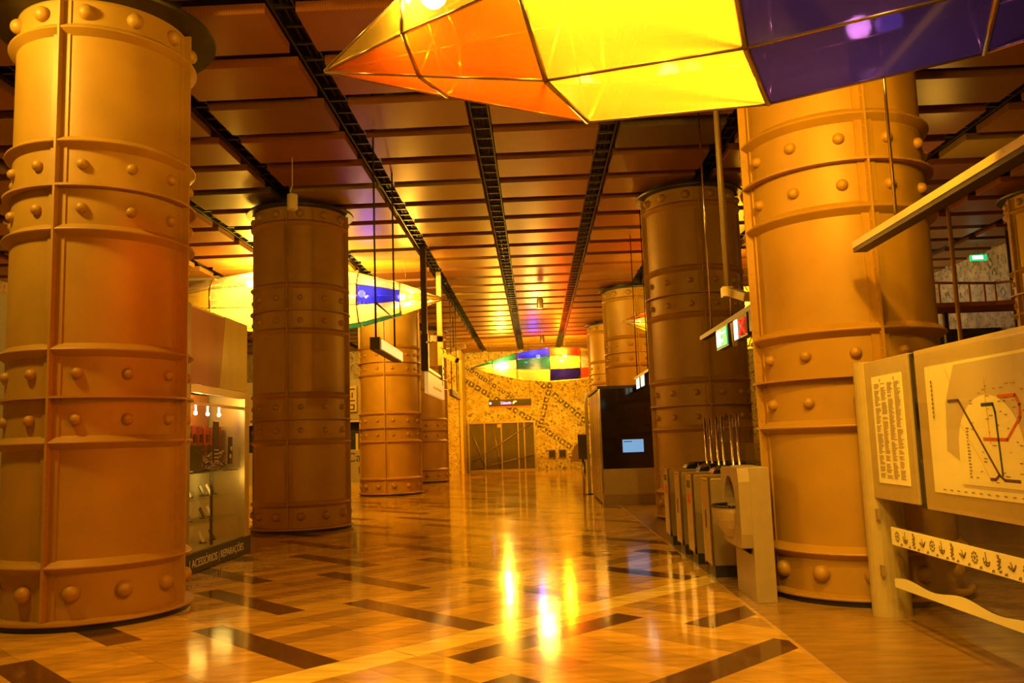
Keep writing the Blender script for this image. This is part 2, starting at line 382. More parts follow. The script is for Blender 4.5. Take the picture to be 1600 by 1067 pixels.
# ---------------------------------------------------------------- ceiling
def ceiling_material():
    m = bpy.data.materials.new('perforated_ceiling_tray'); m.use_nodes = True; nt = m.node_tree; b = nt.nodes['Principled BSDF']
    a = nt.nodes.new('ShaderNodeAttribute'); a.attribute_name = 'tint'
    tc = nt.nodes.new('ShaderNodeTexCoord'); sp = nt.nodes.new('ShaderNodeSeparateXYZ'); nt.links.new(tc.outputs['Object'], sp.inputs[0])
    n = nt.nodes.new('ShaderNodeTexNoise'); n.inputs['Scale'].default_value = 1.3; n.inputs['Detail'].default_value = 5; nt.links.new(tc.outputs['Object'], n.inputs['Vector'])
    mr = nt.nodes.new('ShaderNodeMapRange'); mr.inputs['To Min'].default_value = .72; mr.inputs['To Max'].default_value = 1.22; nt.links.new(n.outputs['Fac'], mr.inputs['Value'])
    # rows of perforations
    x, y, z = (X(nt, sp.outputs[i]) for i in range(3))
    u = x.div(0.028); w = (y + z).div(0.028)
    fx = u.mod(1.0) - 0.5; fy = (w + u.floor() * 0.5).mod(1.0) - 0.5
    hole = (fx * fx + fy * fy).lt(0.085)
    s2 = X(nt, mr.outputs[0]) * (hole * -0.45 + 1.0)
    sc = nt.nodes.new('ShaderNodeVectorMath'); sc.operation = 'SCALE'; nt.links.new(a.outputs['Color'], sc.inputs[0]); nt.links.new(s2.v, sc.inputs['Scale'])
    nt.links.new(sc.outputs[0], b.inputs['Base Color']); b.inputs['Roughness'].default_value = .36; b.inputs['Metallic'].default_value = .12
    return m
pitch_x, x_first, pitch_y, y_first, gap = 2.07, -4.85, 1.36, 14.40, 0.36
mb = MB(); tints = []
xs = [x_first + pitch_x*k for k in range(-5, 10)]
for i in range(len(xs)-1):
    xa, xb = xs[i] + .18, xs[i+1] - .18
    if xa > XR: continue
    xb = min(xb, XR); xa = max(xa, XL)
    if xb - xa < .1: continue
    for j in range(-16, 25):
        ya = y_first + pitch_y*j + gap/2; yb = ya + pitch_y - gap
        if yb > YF or ya < YN: continue
        rr = random.random()
        t = (0.28, 0.113, 0.014)
        if rr < .07: t = (0.42, 0.27, 0.02)
        elif rr < .11: t = (0.17, 0.12, 0.05)
        elif rr < .5: t = (0.30, 0.100, 0.012)
        if i == 6 and j == 1: t = (0.42, 0.27, 0.02)
        k = random.uniform(.88, 1.1); t = tuple(q*k for q in t)
        n0 = len(mb.f)
        # open tray: bottom, four upstanding lips with a return
        mb.box(xa, xb, ya, yb, CEIL, CEIL+.012)
        mb.box(xa, xb, ya, ya+.012, CEIL+.012, CEIL+.125); mb.box(xa, xb, yb-.012, yb, CEIL+.012, CEIL+.125)
        mb.box(xa, xa+.012, ya+.012, yb-.012, CEIL+.012, CEIL+.125); mb.box(xb-.012, xb, ya+.012, yb-.012, CEIL+.012, CEIL+.125)
        tints += [t]*(len(mb.f)-n0)
me_o = mb.build('ceiling', ceiling_material())
ca = me_o.data.color_attributes.new('tint', 'FLOAT_COLOR', 'CORNER')
for p, t in zip(me_o.data.polygons, tints):
    for li in p.loop_indices: ca.data[li].color = (*t, 1)
struct(me_o)
struct(MB().box(XL-.3, XR+.3, YN, YF+.3, 7.4, 7.5).build('ceiling_slab', 'black'))
kt = 2
for xc in xs:
    if xc < XL+.2 or xc > XR-.2: continue
    mb = MB(); mb.box(xc-.15, xc-.125, YN, YF-.02, CEIL+.13, CEIL+.30); mb.box(xc+.125, xc+.15, YN, YF-.02, CEIL+.13, CEIL+.30)
    y = YN+.2
    while y < YF-.1: mb.box(xc-.125, xc+.125, y, y+.05, CEIL+.16, CEIL+.20); y += .46
    mb.tube((xc-.04, YN, CEIL+.23), (xc-.04, YF-.05, CEIL+.23), .02); mb.tube((xc+.05, YN, CEIL+.22), (xc+.05, YF-.05, CEIL+.22), .015)
    struct(mb.build('trim_%d' % kt, 'black')); kt += 1

# ---------------------------------------------------------------- columns
ZDEF = [0.54, 1.75, 2.20, 2.67, 3.95, 4.37, 4.87, 6.15]
def dome(r, neck=.018):
    prof = [(r*1.02, 0), (r*1.02, neck*.4), (r, neck)]
    prof += [(r*math.cos(a), neck + r*.92*math.sin(a)) for a in [PI/2*k/6 for k in range(1, 6)]] + [(0.0005, neck+r*.92)]
    return MB().lathe(prof, 20)
rivet_small = None
def column(x, y, R, zs, label, group='riveted columns of the hall'):
    global rivet_small, rivet_big
    t = empty('riveted_column', (x, y, 0), label, 'column', group)
    ztop = zs[-1] + .33
    MB().lathe([(R, .09), (R, ztop)], 96).build('shaft', 'column', t)
    MB().lathe([(0.01, 0), (R+.07, 0), (R+.07, .055), (R-.02, .055)], 96, smooth=False).build('plinth', 'black', t)
    MB().lathe([(R-.02, .055), (R+.105, .055), (R+.11, .065), (R+.105, .085), (R+.02, .095), (R-.02, .095)], 96, smooth=False).build('base_flange', 'column', t)
    for i, z in enumerate(zs):
        if i in (2, 5): prof = [(R-.01, z-.012), (R+.085, z-.012), (R+.085, z+.012), (R-.01, z+.012)]
        else: prof = [(R-.01, z-.075), (R+.075, z-.010), (R+.08, z), (R+.075, z+.010), (R-.01, z+.075)]
        MB().lathe(prof, 96, smooth=False).build('flange_ring', 'column', t)
    for k in range(4):
        mb = MB(); mb.box(R-.01, R+.085, -.011, .011, .09, ztop-.02)
        mb.box(R-.012, R+.012, .011, .085, .09, ztop-.02); mb.box(R-.012, R+.012, -.085, -.011, .09, ztop-.02)
        z = .2
        while z < ztop-.1:
            mb.tube((R+.052, -.019, z), (R+.052, .019, z), .010, 6); z += .155
        mb.build('vertical_rib', 'column', t, rz=k*PI/2)
    dw = .28 if y < 10 else .17
    MB().lathe([(0.01, ztop), (R+dw, ztop), (R+dw+.01, ztop+.03), (R+dw, ztop+.05), (0.01, ztop+.05)], 96, smooth=False).build('top_disc', 'black', t)
    MB().lathe([(R-.1, ztop+.05), (R-.1, 7.4)], 64).build('neck', 'black', t)
    mids = [(.02+(zs[0]+.09)/2 - .02, 1), ((zs[1]+zs[2])/2, 0), ((zs[2]+zs[3])/2, 0), ((zs[4]+zs[5])/2, 0), ((zs[5]+zs[6])/2, 0), ((zs[7]+ztop)/2+.02, 1)]
    for z, big in mids:
        for k in range(12):
            a = math.radians(15 + 30*k)
            if rivet_small is None:
                rivet_small = dome(.055).build('rivet', 'column').data; rivet_big = dome(.080).build('rivet', 'column').data
                for o in [o for o in COL.objects if o.name.startswith('rivet')]:
                    if o.parent is None and o.type == 'MESH': bpy.data.objects.remove(o)
            o = bpy.data.objects.new('rivet', rivet_big if big else rivet_small); COL.objects.link(o); o.parent = t
            o.location = ((R-.004)*math.cos(a), (R-.004)*math.sin(a), z)
            o.rotation_euler = (0, PI/2, a)
    return t
column(-4.66, 8.88, .87, [.58, 1.75, 2.19, 2.65, 3.84, 4.29, 4.74, 5.93], 'riveted steel column nearest on the left, lit bright yellow near its top')
column(3.285, 8.92, .885, [.47, 1.66, 2.13, 2.57, 3.75, 4.22, 4.68, 5.90], 'riveted steel column nearest on the right, behind the metro map board')
column(-4.85, 17.37, .93, ZDEF, 'dark shaded riveted column beside the phone accessories kiosk')
column(3.33, 17.14, .92, ZDEF, 'dark brown riveted column behind the fare gates')
column(-4.93, 28.49, .97, ZDEF, 'orange lit riveted column behind the narrow glowing sign')
column(-4.90, 36.8, .97, ZDEF, 'dark riveted column half hidden behind the orange lit left column')
column(3.40, 28.2, .95, ZDEF, 'bright yellow riveted column rising behind the black ticket booth')
column(3.40, 36.8, .95, ZDEF, 'farthest shaded riveted column left of the bright yellow one, above the booth')
column(11.35, 18.1, .9, ZDEF, 'riveted column cut by the right edge of the photo, beside the footbridge')

# ---------------------------------------------------------------- lanterns
def lantern(name_label, tip, theta, zax, prof, colors, lamps, group='coloured acrylic lanterns', scale=1.0, wires=(1.07, 4.6), power=900):
    """axis runs from the tip along theta; prof = [(s, size)]; colors[segment][facet]"""
    t = empty('acrylic_lantern', (tip[0], tip[1], zax), name_label, 'lantern', group, rz=theta)
    # cross-section facets, e = horizontal (towards viewer is -y), in order from bottom-back round the viewer's side
    base = [(.42, -.72), (-.42, -.72), (-.86, -.26), (-.86, .32), (-.42, .74), (.42, .74), (.86, .32), (.86, -.26)]
    rings = []
    for s, r in prof:
        rings.append([Vector((s, e*r, z*r + (0 if r > .02 else -.02))) for e, z in base])
    for si in range(len(rings)-1):
        A, B = rings[si], rings[si+1]
        for k in range(8):
            c = colors[si % len(colors)][k]
            if c is None: continue
            k2 = (k+1) % 8
            mb = MB(); mb.add([A[k], A[k2], B[k2], B[k]], [(0, 1, 2, 3)])
            o = mb.build('acrylic_panel', ACR[c], t)
    for s_i, (s, r) in enumerate(prof):
        if r < .02: continue
        ring = rings[s_i]; MB().path(ring + [ring[0]], .020, 6).build('frame_hoop', 'lantern_frame', t)
        MB().tube(ring[0], ring[4], .010, 6).tube(ring[1], ring[5], .010, 6).tube(ring[3], ring[7], .010, 6).build('cross_brace', 'lantern_frame', t)
    for k in range(8):
        MB().path([rg[k] for rg in rings], .011, 6).build('frame_rib', 'lantern_frame', t)
    for s in wires:
        MB().tube((s, 0, .6), (s, 0, 7.40 - zax), .006, 6).build('suspension_wire', 'dark', t)
    for s, e, z, pw in lamps:
        mb = MB().lathe([(.005, -.10), (.05, -.085), (.085, -.05), (.10, 0), (.085, .05), (.05, .085), (.005, .10)], 20)
        mb.build('lamp_bulb', 'bulb' if pw > 0 else 'cool_bulb', t, (s, e, z))
        light('lantern_light', 'POINT', (s - .22, e, z + .02), abs(pw) * .56, WARM if pw > 0 else COOL, .09, parent=t)
    return t
Y_, O_, B_, I_, G_, R_, C_ = 'yellow', 'orange', 'blue', 'indigo', 'green', 'red', 'clear'
prof = [(0, .01), (1.0, .50), (2.07, .98), (3.35, 1.12), (4.65, 1.05), (5.9, .85), (7.1, .45), (8.0, .01)]
near_cols = [[O_, O_, Y_, Y_, C_, C_, Y_, Y_], [O_, O_, Y_, Y_, C_, C_, Y_, O_], [Y_, Y_, Y_, C_, C_, C_, C_, C_],
             [I_, I_, Y_, Y_, C_, C_, C_, C_], [I_, I_, I_, B_, B_, C_, C_, C_], [I_, B_, B_, G_, G_, B_, C_, I_], [Y_]*8]
lantern('large yellow and orange faceted lantern hanging near the ceiling at the top of the photo', (-1.60, 6.47), math.radians(-23), 4.66,
        prof, near_cols, [(1.25, -.42, .10, 210), (2.75, -.60, .38, 850), (4.1, .25, .1, 1400)])
prof_l = [(0, .01), (1.2, .55), (2.3, .92), (3.6, 1.12), (4.9, 1.05), (6.1, .85), (7.3, .45), (8.2, .01)]
left_cols = [[Y_, Y_, C_, C_, None, C_, Y_, C_], [G_, Y_, C_, None, None, C_, B_, C_], [G_, Y_, C_, None, None, C_, C_, C_],
             [Y_, C_, C_, None, None, C_, C_, C_], [Y_, Y_, C_, None, None, C_, C_, C_], [Y_, Y_, Y_, C_, C_, C_, Y_, Y_], [Y_]*8]
lantern('lantern with one blue panel hanging behind the second left column', (-2.35, 22.6), math.radians(184), 5.55,
        prof_l, left_cols, [(1.15, .35, .0, 650), (2.2, .45, .1, -60), (3.3, .2, .5, 2300), (5.2, .2, .5, 2600)])
prof_f = [(0, .01), (1.1, .42), (2.25, .82), (3.85, 1.10), (5.3, 1.02), (6.6, .7), (7.8, .01)]
far_cols = [[Y_, Y_, C_, G_, C_, C_, Y_, Y_], [Y_, Y_, C_, G_, C_, C_, Y_, Y_], [Y_, Y_, G_, B_, C_, C_, Y_, Y_],
            [Y_, I_, Y_, R_, C_, C_, Y_, Y_], [Y_, R_, C_, Y_, C_, C_, Y_, Y_], [Y_, R_, C_, Y_, C_, C_, Y_, Y_]]
lantern('distant multicoloured lantern with blue, green, red and yellow panels before the end wall', (-3.1, 41.0), 0.0, 5.25,
        prof_f, far_cols, [(1.75, -.35, -.05, 3200), (3.3, -.4, .4, -120), (4.6, -.5, .4, 2800)])
right_cols = [[Y_, Y_, C_, O_, O_, O_, Y_, Y_], [Y_, C_, C_, O_, C_, C_, Y_, Y_], [Y_, Y_, C_, Y_, C_, C_, Y_, Y_],
              [Y_, Y_, C_, Y_, C_, C_, Y_, Y_], [C_, Y_, Y_, C_, C_, C_, Y_, Y_], [Y_]*8, [Y_]*8]
lantern('lantern with a pointed orange and yellow tip showing between the right columns', (2.45, 22.9), math.radians(8), 4.78,
        prof, right_cols, [(1.5, -.2, .05, 700), (3.4, -.2, .2, 1100)])

# ---------------------------------------------------------------- phone accessories kiosk
kx = -4.70
k = empty('phone_kiosk', (kx, 12.0, 0), 'phone accessories kiosk with lit glass display beside the nearest left column', 'kiosk')
def L(v): return v - 12.0
mb = MB(); mb.box(-2.6, -.02, L(10.2), L(13.60), 3.60, 3.66); mb.box(-2.6, -.03, L(10.2), L(10.26), .0, 3.6); mb.box(-2.6, -.03, L(13.52), L(13.58), 0, 3.6)
mb.box(-2.6, -2.54, L(10.26), L(13.52), 0, 3.6); mb.box(-2.54, -.03, L(10.26), L(13.52), .22, .28)
mb.build('carcass', 'alu', k)
MB().prism([(L(10.2), 2.56), (L(12.44), 2.56), (L(12.66), 3.62), (L(10.2), 3.62)], -.03, .0, 'x').build('fascia_panel', 'orangewood', k)
MB().prism([(L(12.44), 2.56), (L(13.64), 2.56), (L(13.64), 3.66), (L(12.66), 3.66)], -.03, .0, 'x').build('fascia_panel', 'yellowwood', k)
MB().box(-.02, .015, L(10.2), L(11.35), .3, 3.66).build('corner_post', 'grey', k)
mb = MB(); mb.box(-.05, .02, L(11.35), L(13.66), 2.44, 2.55); mb.box(-.05, .03, L(13.45), L(13.66), .27, 2.44); mb.box(-.04, .01, L(11.35), L(13.45), 2.27, 2.31)
mb.build('window_frame', 'alu', k)
MB().box(-.035, -.025, L(11.35), L(13.45), .28, 2.27).build('window_pane', 'glass', k)
MB().box(-.60, -.57, L(10.3), L(13.45), 1.35, 2.5).build('back_panel', 'orangewood', k)
MB().box(-.56, -.53, L(10.3), L(13.45), .28, 1.33).build('back_panel', 'cream', k)
MB().box(-.09, -.06, L(12.34), L(12.37), .28, 1.33).build('display_divider', 'phoneblack', k)
for z in (.62, .95, 1.32): MB().box(-.53, -.06, L(11.0), L(13.42), z, z+.012).build('display_shelf', 'dark' if z > 1.2 else 'glass', k)
MB().box(-.53, -.3, L(11.0), L(13.42), 1.98, 2.0).build('display_shelf', 'alu', k)
sk = MB().box(-.02, .045, L(11.05), L(13.70), 0.005, .265).build('skirt_sign', 'navy', k)
text_obj('lettering', '| ACESSÓRIOS | REPARAÇÕES', .155, 'white', k, (.049, L(11.28), .085), (PI/2, 0, PI/2), sx=1.02)
light('kiosk_light', 'POINT', (kx-.3, 12.4, 2.42), 20, WARM, .05)
light('kiosk_light', 'POINT', (kx-.12, 11.9, 1.24), 4, WARM, .16)  # this unseen pair is added to brighten the lower display
light('kiosk_light', 'POINT', (kx-.12, 12.9, 1.24), 4, WARM, .16)
for i, yy in enumerate((11.55, 12.05, 12.5, 12.95)):
    o = MB().lathe([(.005, -.03), (.022, -.02), (.028, 0), (.022, .02), (.005, .03)], 12).tube((0,0,.02), (0,0,.12), .012, 8).build('reflection_glint', ['glint_glow'], None, (kx-.2, yy, 2.18))  # glowing beads stand in for reflections in the window
    tag(o, 'tiny glowing bead modelling a reflection in the kiosk window, number %s from the big column' % ('one', 'two', 'three', 'four')[i], 'reflection', 'modelled reflections in the kiosk window')
names = ['nearest the big column', 'second along', 'third along', 'fourth along', 'fifth along', 'sixth along', 'seventh along', 'farthest along']
for i in range(8):
    yy = 11.45 + i*.24
    t = empty('blister_pack', (kx-.27, yy, 1.72), 'red blister pack hanging at the top of the kiosk window, %s' % names[i], 'package', 'red packs hanging in the kiosk window')
    MB().box(-.004, .004, -.085, .085, 0, .28).build('card', 'red', t)
    MB().box(.004, .03, -.05, .05, .04, .16).build('bubble', 'clear', t)
o = empty('hanging_phone_case', (kx-.12, 12.62, 1.45), 'tall black phone strip hanging in the middle of the kiosk window', 'phone case')
MB().box(-.01, .01, -.10, .10, .0, .62).build('case', 'phoneblack', o, bevel=.006)
mb = MB()
for q in range(4): mb.box(.011, .014, -.085, .085, .02 + q*.055, .035 + q*.055)
mb.build('stripes', 'tray_yellow', o)
o = empty('hanging_phone_case', (kx-.12, 13.22, 1.42), 'dark phone case with white ovals hanging by the kiosk frame', 'phone case')
MB().box(-.01, .01, -.08, .08, 0, .42).build('case', 'phoneblack', o, bevel=.006)
MB().tube((.010, -.02, .12), (.014, -.02, .12), .035, 16).tube((.010, .02, .24), (.014, .02, .24), .035, 16).build('white_ovals', 'cream', o)
t = empty('storage_box', (kx-.30, 11.75, 1.333), 'dark see-through box of small goods on the upper kiosk shelf', 'box')
MB().box(-.18, .18, -.36, .36, 0, .38).build('box_body', 'phoneblack', t, bevel=.01); MB().box(-.2, .2, -.38, .38, .38, .40).build('lid', 'clear', t)
mb = MB(); rnd = random.Random(3)
for q in range(34):
    p = Vector((rnd.uniform(-.18, .12), rnd.uniform(-.4, .4), rnd.uniform(0.02, .26*(1))))
    mb.tube(p, p + Vector((rnd.uniform(-.05,.05), rnd.uniform(-.08,.08), rnd.uniform(-.02,.06))), rnd.uniform(.012, .03), 7, mi=q % 2)
o = mb.build('wrapped_trinkets', ['clear', 'chrome'], None, (kx-.30, 12.85, 1.345)); tag(o, 'heap of shiny wrapped trinkets on the upper kiosk shelf', 'trinkets'); o['kind'] = 'stuff'
spots = [(11.72, .965, 1), (11.92, .965, 0), (12.1, .965, 0), (12.6, .965, 0), (12.85, .965, 1), (13.05, .965, 0), (11.75, .635, 1), (12.1, .635, 0), (12.62, .635, 0), (12.9, .635, 1), (11.6, .285, 0), (11.95, .285, 1), (12.6, .285, 1), (13.0, .285, 0)]
rown = {.965: 'top row', .635: 'middle row', .285: 'bottom row'}
proto = None
cnt = {}
for yy, z, wh in spots:
    cnt[z] = cnt.get(z, 0) + 1
    t = empty('display_phone', (kx-.28, yy, z+.001), '%s leaning phone in the kiosk window, %s, number %s from the big column' % ('white' if wh else 'black', rown[z], ['zero','one','two','three','four','five','six'][cnt[z]]), 'phone', 'phones on the glass kiosk shelves', rz=0)
    b = MB().box(-.006, .006, -.045, .045, 0, .17).build('phone_body', 'phonewhite' if wh else 'phoneblack', t, (0, 0, .012), bevel=.003); b.rotation_euler = (0.35, -.35, 0)
    MB().box(-.06, .02, -.04, .04, 0, .012).build('phone_stand', 'phoneblack', t)

# ---------------------------------------------------------------- cafe kiosk
c = empty('cafe_kiosk', (-8.4, 31.0, 0), 'cafe kiosk with dark serving hatch seen between the left columns', 'kiosk')
mb = MB(); mb.box(-3.4, 3.0, 0, 2.6, 3.3, 4.1); mb.box(-3.4, 3.0, 2.5, 2.6, 0, 3.3); mb.box(-3.4, -3.3, 0, 2.5, 0, 3.3); mb.box(2.9, 3.0, 0, 2.5, 0, 3.3)
mb.box(-3.3, 2.9, 0, .12, 2.62, 3.3); mb.build('walls', 'greylight', c)
MB().box(-3.3, 2.9, .02, .5, .32, 1.52).build('counter', 'greylight', c)
MB().box(-3.35, 2.95, -.08, .5, 0, .32).build('counter_base', 'tray_yellow', c)
MB().box(-3.3, 2.9, -.12, .1, 2.52, 2.60).build('hatch_canopy', 'cream', c)
MB().box(-3.3, 2.9, .6, .7, 1.4, 2.6).build('hatch_back', 'black', c)
MB().box(1.75, 1.85, -.01, .02, 1.45, 2.1).build('menu_holder', 'tray_yellow', c)
MB().box(2.35, 2.85, -.02, .02, 1.75, 2.2).build('menu_holder', 'tray_yellow', c)
text_obj('lettering', 'Café', .46, 'ink', c, (1.42, -.006+.02, 1.08), (PI/2, 0, 0))
text_obj('lettering', 'UP', .46, 'ink', c, (1.82, -.006+.02, .58), (PI/2, 0, 0))
sg = empty('vertical_sign', (-6.78, 30.85, 2.9), 'small vertical yellow sign with dark glyphs above the cafe hatch', 'sign')
MB().box(-.28, .22, -.04, .04, 0, .95).build('sign_face', 'tray_yellow', sg)
MB().box(-.22, .16, -.05, -.04, .80, .84).box(-.22, .16, -.05, -.04, .38, .42).box(-.12, -.08, -.05, -.04, .5, .7).box(.04, .08, -.05, -.04, .5, .7).box(-.2, .14, -.05, -.04, .22, .26).box(-.2, -.16, -.05, -.04, .06, .26).box(.1, .14, -.05, -.04, .06, .26).box(-.2, .14, -.05, -.04, .06, .1).build('sign_glyphs', 'ink', sg)

# ---------------------------------------------------------------- hanging signs and cameras, left
def hang_box(name, x, y0, y1, z0, z1, label, mface, rods, cat='sign', th=.09, bar=None, face_side=1):
    t = empty(name, (x, (y0+y1)/2, z0), label, cat)
    h = (y1-y0)/2
    MB().box(-th/2, th/2, -h, h, 0, z1-z0).build('housing', 'dark', t, bevel=.004)
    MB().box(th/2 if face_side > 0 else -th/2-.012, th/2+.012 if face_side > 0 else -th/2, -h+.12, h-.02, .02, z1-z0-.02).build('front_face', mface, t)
    for ry in rods: MB().tube((0, ry-(y0+y1)/2, z1-z0), (0, ry-(y0+y1)/2, 7.40-z0), .016, 8).build('hanging_rod', 'dark', t)
    if bar: MB().tube((0, rods[0]-(y0+y1)/2, bar-z0), (0, rods[1]-(y0+y1)/2, bar-z0), .014, 8).build('cross_rod', 'dark', t)
    return t
hang_box('glowing_hanging_sign', -2.5, 13.15, 15.4, 3.13, 3.33, 'narrow pale hanging sign with an added glow on two rods before the orange lit column', 'sign_glow', (13.25, 15.05), 'light fixture', th=.16, bar=3.9)  # sign face glows in place of light falling on it
hang_box('hanging_sign', -2.8, 27.9, 31.1, 3.19, 3.41, 'farthest narrow hanging sign on two thin rods before the pilaster', 'greylight', (28.3, 30.2))
def cctv(loc, rz, label, tilt=0.15, sc=1.0, mount=None):
    t = empty('security_camera', loc, label, 'camera', 'security cameras on the hanging poles', rz=rz)
    b = MB().box(-.09*sc, .09*sc, -.24*sc, .24*sc, -.08*sc, .08*sc).build('camera_housing', 'tray_yellow', t, bevel=.015); b.rotation_euler.x = tilt
    b2 = MB().box(-.065*sc, .065*sc, -.255*sc, -.235*sc, -.06*sc, .06*sc).build('camera_lens_hood', 'phoneblack', t); b2.rotation_euler.x = tilt
    m2 = mount or (0, 0, -.3)
    MB().path([(0, 0, -.05*sc), (m2[0]*.6, m2[1]*.6, m2[2]*.8), m2], .025, 8).build('bracket', 'alu', t)
    return t
p = empty('sign_frame', (-2.8, 23.4, 2.94), 'dark sign frame on two ceiling poles carrying a large yellow panel', 'sign')
MB().box(-.07, .07, -1.92, -1.72, 1.0, 3.95).build('pole', 'dark', p); MB().box(-.07, .07, 1.6, 1.8, 1.0, 3.95).build('pole', 'tray_yellow', p)
MB().box(-.09, .09, -1.95, -1.69, .55, 1.5).build('pole', 'black', p); MB().box(-.06, .06, 1.6, 1.8, .4, 1.0).build('pole', 'dark', p)
MB().box(-.03, .03, -1.7, 1.6, .62, .68).box(-.03, .03, -1.6, -1.54, .68, 1.5).build('frame_bar', 'alu', p)
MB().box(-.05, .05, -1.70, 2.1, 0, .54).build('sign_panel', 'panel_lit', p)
MB().box(.05, .056, -.6, 1.3, .18, .24).build('sign_lettering', 'alu', p)
cctv((-2.46, 21.25, 4.28), .5, 'security camera on the nearer dark pole of the yellow sign frame', mount=(-.24, .10, -.10))
cctv((-2.45, 24.8, 4.15), 1.0, 'security camera on the farther yellow pole, angled down', tilt=.45, mount=(-.28, .2, .3))
o = empty('flood_light', (-3.2, 33.5, 5.35), 'small tilted yellow floodlight hanging before the pilaster', 'light fixture')
b = MB().box(-.5, .5, -.1, .1, -.08, .08).build('lamp_housing', 'tray_yellow', o, bevel=.02); b.rotation_euler = (0, -.25, 0)
MB().tube((0,0,.05), (0,0,2.04), .02).build('hanging_rod', 'dark', o)

# pendant speakers
for x, y, z, s, lab in ((-4.05, 14.0, 5.70, 1.0, 'pale cylindrical pendant speaker on a wire before the second left column'),
                        (.27, 28.0, 6.02, 1.25, 'small cylindrical pendant hanging mid ceiling between the two dark channels'),
                        (.40, 38.0, 6.0, 1.2, 'farthest cylindrical pendant just above the distant lantern')):
    t = empty('pendant_speaker', (x, y, z), lab, 'speaker', 'cylindrical pendants')
    MB().lathe([(.01, 0), (.088*s, 0), (.09*s, .01), (.09*s, .25*s), (.085*s, .26*s), (.01, .26*s)], 32).build('speaker_body', 'cream' if s == 1 else 'alu', t)
    MB().path([(-.03, 0, .26*s), (-.03, 0, .33*s), (.0, 0, .40*s), (0, 0, 7.40-z)], .008, 6).build('suspension_wire', 'cream', t)

# departures sign
t = empty('destination_sign', (-1.30, 43.0, 3.33), 'dark destination sign with glowing purple lettering and red underside before the end wall', 'sign')
MB().box(-1.08, 1.08, -.09, .09, .07, .42).build('sign_housing', 'black', t)
MB().box(-1.08, 1.08, -.10, .10, 0, .07).build('red_underside', 'inkred', t)
text_obj('lettering', 'S.Sebastião', .20, 'purple_lit', t, (-.48, -.097, .18), (PI/2, 0, 0), sx=.62)
MB().tube((-1.0, -.10, .24), (-1.0, -.093, .24), .06, 16).build('line_symbol', 'purple_lit', t)
MB().prism([(.16, .16), (.26, .26), (.36, .30), (.30, .34), (.2, .34), (.12, .24)], -.10, -.091).build('arrow_symbol', 'orange_lit', t)
for xx in (-1.02, 1.02): MB().tube((xx, 0, .42), (xx, 0, 7.40-3.33), .012, 6).build('hanging_rod', 'dark', t)

# end wall gate
t = empty('security_gate', (-2.0, YF-.02, 0), 'dark glazed steel gate with crossing diagonal bars in the end wall', 'gate')
MB().box(-1.82, 1.86, -.05, .0, .06, 2.66).build('dark_pane', 'olive', t)
MB().box(-1.9, 1.94, -.14, 0, 2.66, 2.76).box(-1.9, -1.8, -.14, 0, 0, 2.66).box(1.84, 1.94, -.14, 0, 0, 2.66).box(-1.8, 1.84, -.14, 0, 0, .08).build('frame', 'alu', t)
for xx in (-.95, .0, .95, 1.3): MB().box(xx-.035, xx+.035, -.13, -.06, .08, 2.66).build('upright_bar', 'alu', t)
for a, b in (((-1.75, .5), (1.8, 2.65)), ((-1.8, 2.6), (-.9, .1)), ((-.5, 2.65), (-.05, .1)), ((-1.7, .1), (1.8, .85))):
    MB().tube((a[0], -.12, a[1]), (b[0], -.12, b[1]), .025, 8).build('diagonal_bar', 'alu', t)
MB().box(-.22, -.02, -.16, -.14, 2.42, 2.62).build('notice', 'tray_yellow', t)
for i, xx in enumerate((.62, 1.20)):
    t = empty('wall_cabinet', (xx, YF-.01, .62), ('left' if i == 0 else 'right') + ' of two small grey cabinets low on the end wall', 'cabinet', 'cabinets on the end wall')
    MB().box(0, .40, -.14, 0, 0, .46).build('cabinet_body', 'grey', t, bevel=.01); MB().box(.03, .37, -.155, -.14, .04, .42).build('cabinet_door', 'dark', t)
t = empty('angled_kiosk', (1.95, 40.4, 0), 'small dark angled info stand on a post left of the ticket booth', 'stand')
MB().prism([(-.42, .58), (.30, .55), (.30, 1.45), (.05, 1.5), (-.2, 1.3)], -.12, .12).build('stand_head', 'grey', t)
MB().box(.12, .3, -.1, .1, 0, .56).build('post', 'dark', t)

# ---------------------------------------------------------------- ticket booth
t = empty('ticket_booth', (1.57, 20.9, 0), 'tall ticket booth with glossy black front and small blue screen', 'booth')
MB().box(0.03, 1.40, .03, 3.9, 0, 2.80).build('booth_body', 'dark', t)
MB().box(.02, 1.41, -.02, .03, .88, 2.83).build('black_front', 'blackgloss', t)
MB().box(.02, 1.41, -.03, .03, .24, .87).build('lower_panel', 'greylight', t); MB().box(.02, 1.41, -.01, .03, 0, .235).build('kick_panel', 'grey', t)
s_ = MB().box(.52, 1.03, -.032, -.02, 1.26, 1.57).build('screen', 'screen', t)
MB().box(.55, .75, -.036, -.032, 1.51, 1.53).build('screen_text', 'ink', s_)
for ya, yb in ((-.02, .10), (.8, .9), (2.6, 2.7)): MB().box(-.02, .025, ya, yb, 0, 2.83).build('steel_upright', 'chrome', t)
MB().box(-.01, .02, .1, 3.9, .05, 2.80).build('side_panel', 'steel', t)
MB().box(-.04, 1.46, -.04, 4.0, 2.83, 2.90).build('roof', 'dark', t)
t = empty('steel_post', (1.50, 25.3, 0), 'slim steel post standing left of the ticket booth', 'post')
MB().box(-.05, .05, -.05, .05, 0, 3.0).build('post', 'steel', t); MB().box(-.14, .14, -.14, .14, 0, .02).build('foot_plate', 'dark', t)
t = empty('card_reader', (1.32, 24.6, 0), 'dark reader box on a thin post beside the ticket booth', 'machine')
MB().box(-.14, .10, -.1, .1, 1.05, 1.75).build('reader_box', 'dark', t, bevel=.01); MB().tube((-.02, 0, 0), (-.02, 0, 1.05), .03).build('post', 'steel', t)

